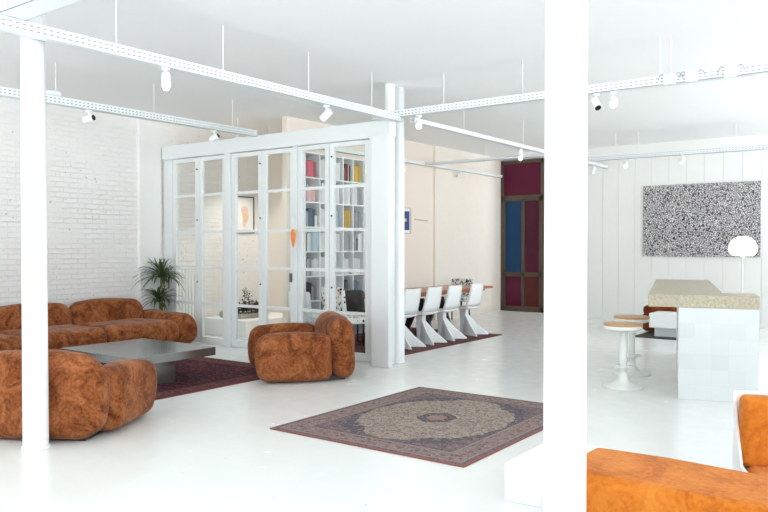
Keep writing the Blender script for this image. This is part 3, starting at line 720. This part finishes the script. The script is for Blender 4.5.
s1 = make_stool('white pedestal bar stool with round wooden seat, nearer the camera'); s1.location = (-2.63, 7.95, 0)
s2 = copy_tree(s1); s2['label'] = 'white pedestal bar stool with round wooden seat, behind the other stool'; s2.location = (-2.815, 8.81, 0)

lt = empty('low_table', (-3.1, 12.75, .0125)); tag(lt, 'low white slab table in front of the brown lounge seat behind the bar', 'table')
MB().box((-.62, -.22, .15), (.6, .3, .385)).build('table_top', M['white'], lt, bevel=.006); MB().box((-.56, -.12, 0), (.5, .22, .15)).build('pedestal', M['tray_plain'], lt)
ls = empty('lounge_sofa', (-3.28, 13.62, .0125), R(5)); tag(ls, 'low brown velvet lounge seat standing by the panelled wall', 'sofa')
MB().rbox((-.78, -.5, .02), (.8, .35, .34), .09, 5, 3).build('base_cushion', M['brown_velvet'], ls, smooth=True)
MB().rbox((-.76, -.48, .30), (.8, .3, .465), .07, 5, 3).build('seat_cushion', M['brown_velvet'], ls, smooth=True)
MB().rbox((-.6, .15, .3), (.8, .45, .53), .1, 5, 3).build('backrest', M['brown_velvet'], ls, smooth=True)
o = MB().box((-1.0, -.75, 0), (.55, 1.1, .012)).build('rug', M['rug_black']); o.location = (-2.95, 13.15, 0); tag(o, 'dark rug under the low white table behind the bar', 'rug')

lp = empty('floor_lamp', (-1.885, 10.2, 0)); tag(lp, 'lit white dome lamp standing behind the bar in front of the canvas', 'lamp')
MB().lathe([(0, 0), (.10, .0), (.135, .012), (.162, .05), (.17, .09), (.162, .14), (.135, .19), (.09, .23), (.045, .248), (0, .252)], 40, (0, 0, 1.375)).build('lamp_shade', M['lamp_glow'], lp, smooth=True)
MB().cyl((0, 0, .02), (0, 0, 1.38), .005, seg=12).build('pole', M['white'], lp, smooth=True); MB().cyl((0, 0, 0), (0, 0, .02), .13, seg=28).build('base', M['white'], lp)
MB().cyl((0, 0, 1.355), (0, 0, 1.376), .03, seg=16).build('socket', M['white'], lp)

cv = empty('canvas', (-3.535, 15.046, 1.99)); tag(cv, 'large black and white speckled canvas hanging on the white panelled wall', 'painting')
MB().box((-1.05, -.036, -.695), (1.05, -.004, .69)).build('painted_face', M['doodle'], cv)
MB().box((-1.03, -.004, -.67), (1.03, 0, .67)).build('stretcher', M['seat_wood'], cv)

# ------------------------------------------------------------------ foreground orange seating
ob = empty('upholstered_bench', (-1.6, 3.7, 0), R(-2)); tag(ob, 'low orange velvet bench in the right foreground beside the thick column', 'bench')
MB().rbox((0, 0, .01), (2.4, .60, .335), (.05, .06, .06), 5, 6, lambda p: lump(p, .005, 1.)).build('cushion', M['orange'], ob, smooth=True)
MB().box((.06, .06, 0), (2.34, .52, .03)).build('plinth', M['black'], ob)
wb = MB().box((-.2, -.34, 0), (.2, .34, .224)).build('low_block', M['white'], bevel=.006); wb.location = (-1.815, 4.32, 0); tag(wb, 'low white block on the floor behind the foreground column', 'block')

lc = empty('lounge_chair', (-.945, 4.88, 0), R(25)); tag(lc, 'white shelled lounge chair with orange back cushion at the right edge', 'armchair')
MB().box((0, .0, .04), (1.0, .02, .63)).build('back_shell', M['white'], lc, bevel=.01)
for x in (0, .985):
    MB().prism([(x, 0, .04), (x, -.52, .04), (x, -.52, .2), (x, -.16, .22), (x, -.02, .50), (x, 0, .61)], (.015, 0, 0)).build('side_panel', M['white'], lc)
MB().rbox((.018, -.15, .2), (.965, -.005, .62), (.035, .05, .04), 4, 4, lambda p: lump(p, .004, 3.)).build('back_cushion', M['orange'], lc, smooth=True)
MB().rbox((.035, -.52, .06), (.965, -.1, .22), (.05, .05, .05), 4, 4).build('seat_cushion', M['orange'], lc, smooth=True)
MB().box((.05, -.45, 0), (.95, .03, .05)).build('plinth', M['white'], lc)

# small white corner at the left edge: end of a low white block
o = MB().box((-.3, -.12, 0), (.0, .0, .08)).build('low_block', M['white'], bevel=.004); o.location = (-5.42, 2.62, 0)
o.rotation_euler.z = R(-10); tag(o, 'small white block on the floor at the left edge before the column', 'block')

# ------------------------------------------------------------------ light, world, camera
W = bpy.data.worlds.new('World'); SC.world = W; W.use_nodes = True
bg = W.node_tree.nodes['Background']; bg.inputs[0].default_value = (.93, .97, 1., 1); bg.inputs[1].default_value = 1.
_t = W.node_tree; _tc = _t.nodes.new('ShaderNodeTexCoord'); _sx = _t.nodes.new('ShaderNodeSeparateXYZ'); _rp = _t.nodes.new('ShaderNodeValToRGB')
_t.links.new(_tc.outputs['Generated'], _sx.inputs[0]); _mr = _t.nodes.new('ShaderNodeMapRange'); _t.links.new(_sx.outputs[2], _mr.inputs[0])
_mr.inputs[1].default_value = -1; _mr.inputs[2].default_value = 1
_t.links.new(_mr.outputs[0], _rp.inputs[0]); _t.links.new(_rp.outputs[0], bg.inputs[0])
for e, (p_, c_) in zip(_rp.color_ramp.elements, ((.47, (4.1, 4.3, 4.35, 1)), (.53, (.80, .88, 1.0, 1)))): e.position = p_; e.color = c_
def area(name, loc, rot, sx, sy, e, col=(1, 1, 1)):
    L = bpy.data.lights.new(name, 'AREA'); L.shape = 'RECTANGLE'; L.size = sx; L.size_y = sy; L.energy = e; L.color = col
    o = bpy.data.objects.new(name, L); COL.objects.link(o); o.location = loc; o.rotation_euler = rot; return o
area('street_window_daylight', (-3, -3.8, 1.9), (R(118), 0, 0), 12, 3., 95, (.95, .98, 1.))
area('side_fill_light', (5.8, -.4, 1.9), (R(112), 0, R(90)), 7, 3., 130, (.95, .98, 1.))  # added fill at the open right side, lifts the brick wall
area('rear_side_fill_light', (5.8, 11.6, 1.8), (R(105), 0, R(90)), 6.5, 3., 230, (.97, .98, 1.))  # added fill evening out the deep end, no known window there

cam = bpy.data.cameras.new('Camera'); co = bpy.data.objects.new('Camera', cam); COL.objects.link(co)
co.location = (0, 0, 1.5); co.rotation_euler = (R(89), 0, R(36)); cam.sensor_width = 36; cam.lens = 751 / 768 * 36
cam.shift_y = (246 + 751 * math.tan(R(1)) - 256) / 768; cam.clip_end = 100
SC.camera = co
SC.view_settings.view_transform = 'Standard'; SC.view_settings.look = 'None'; SC.view_settings.gamma = 1; SC.view_settings.exposure = .22
SC.view_settings.use_curve_mapping = False
SC.cycles.diffuse_bounces = 8; SC.cycles.max_bounces = 14; SC.cycles.transparent_max_bounces = 16
SC.cycles.sample_clamp_indirect = 8.
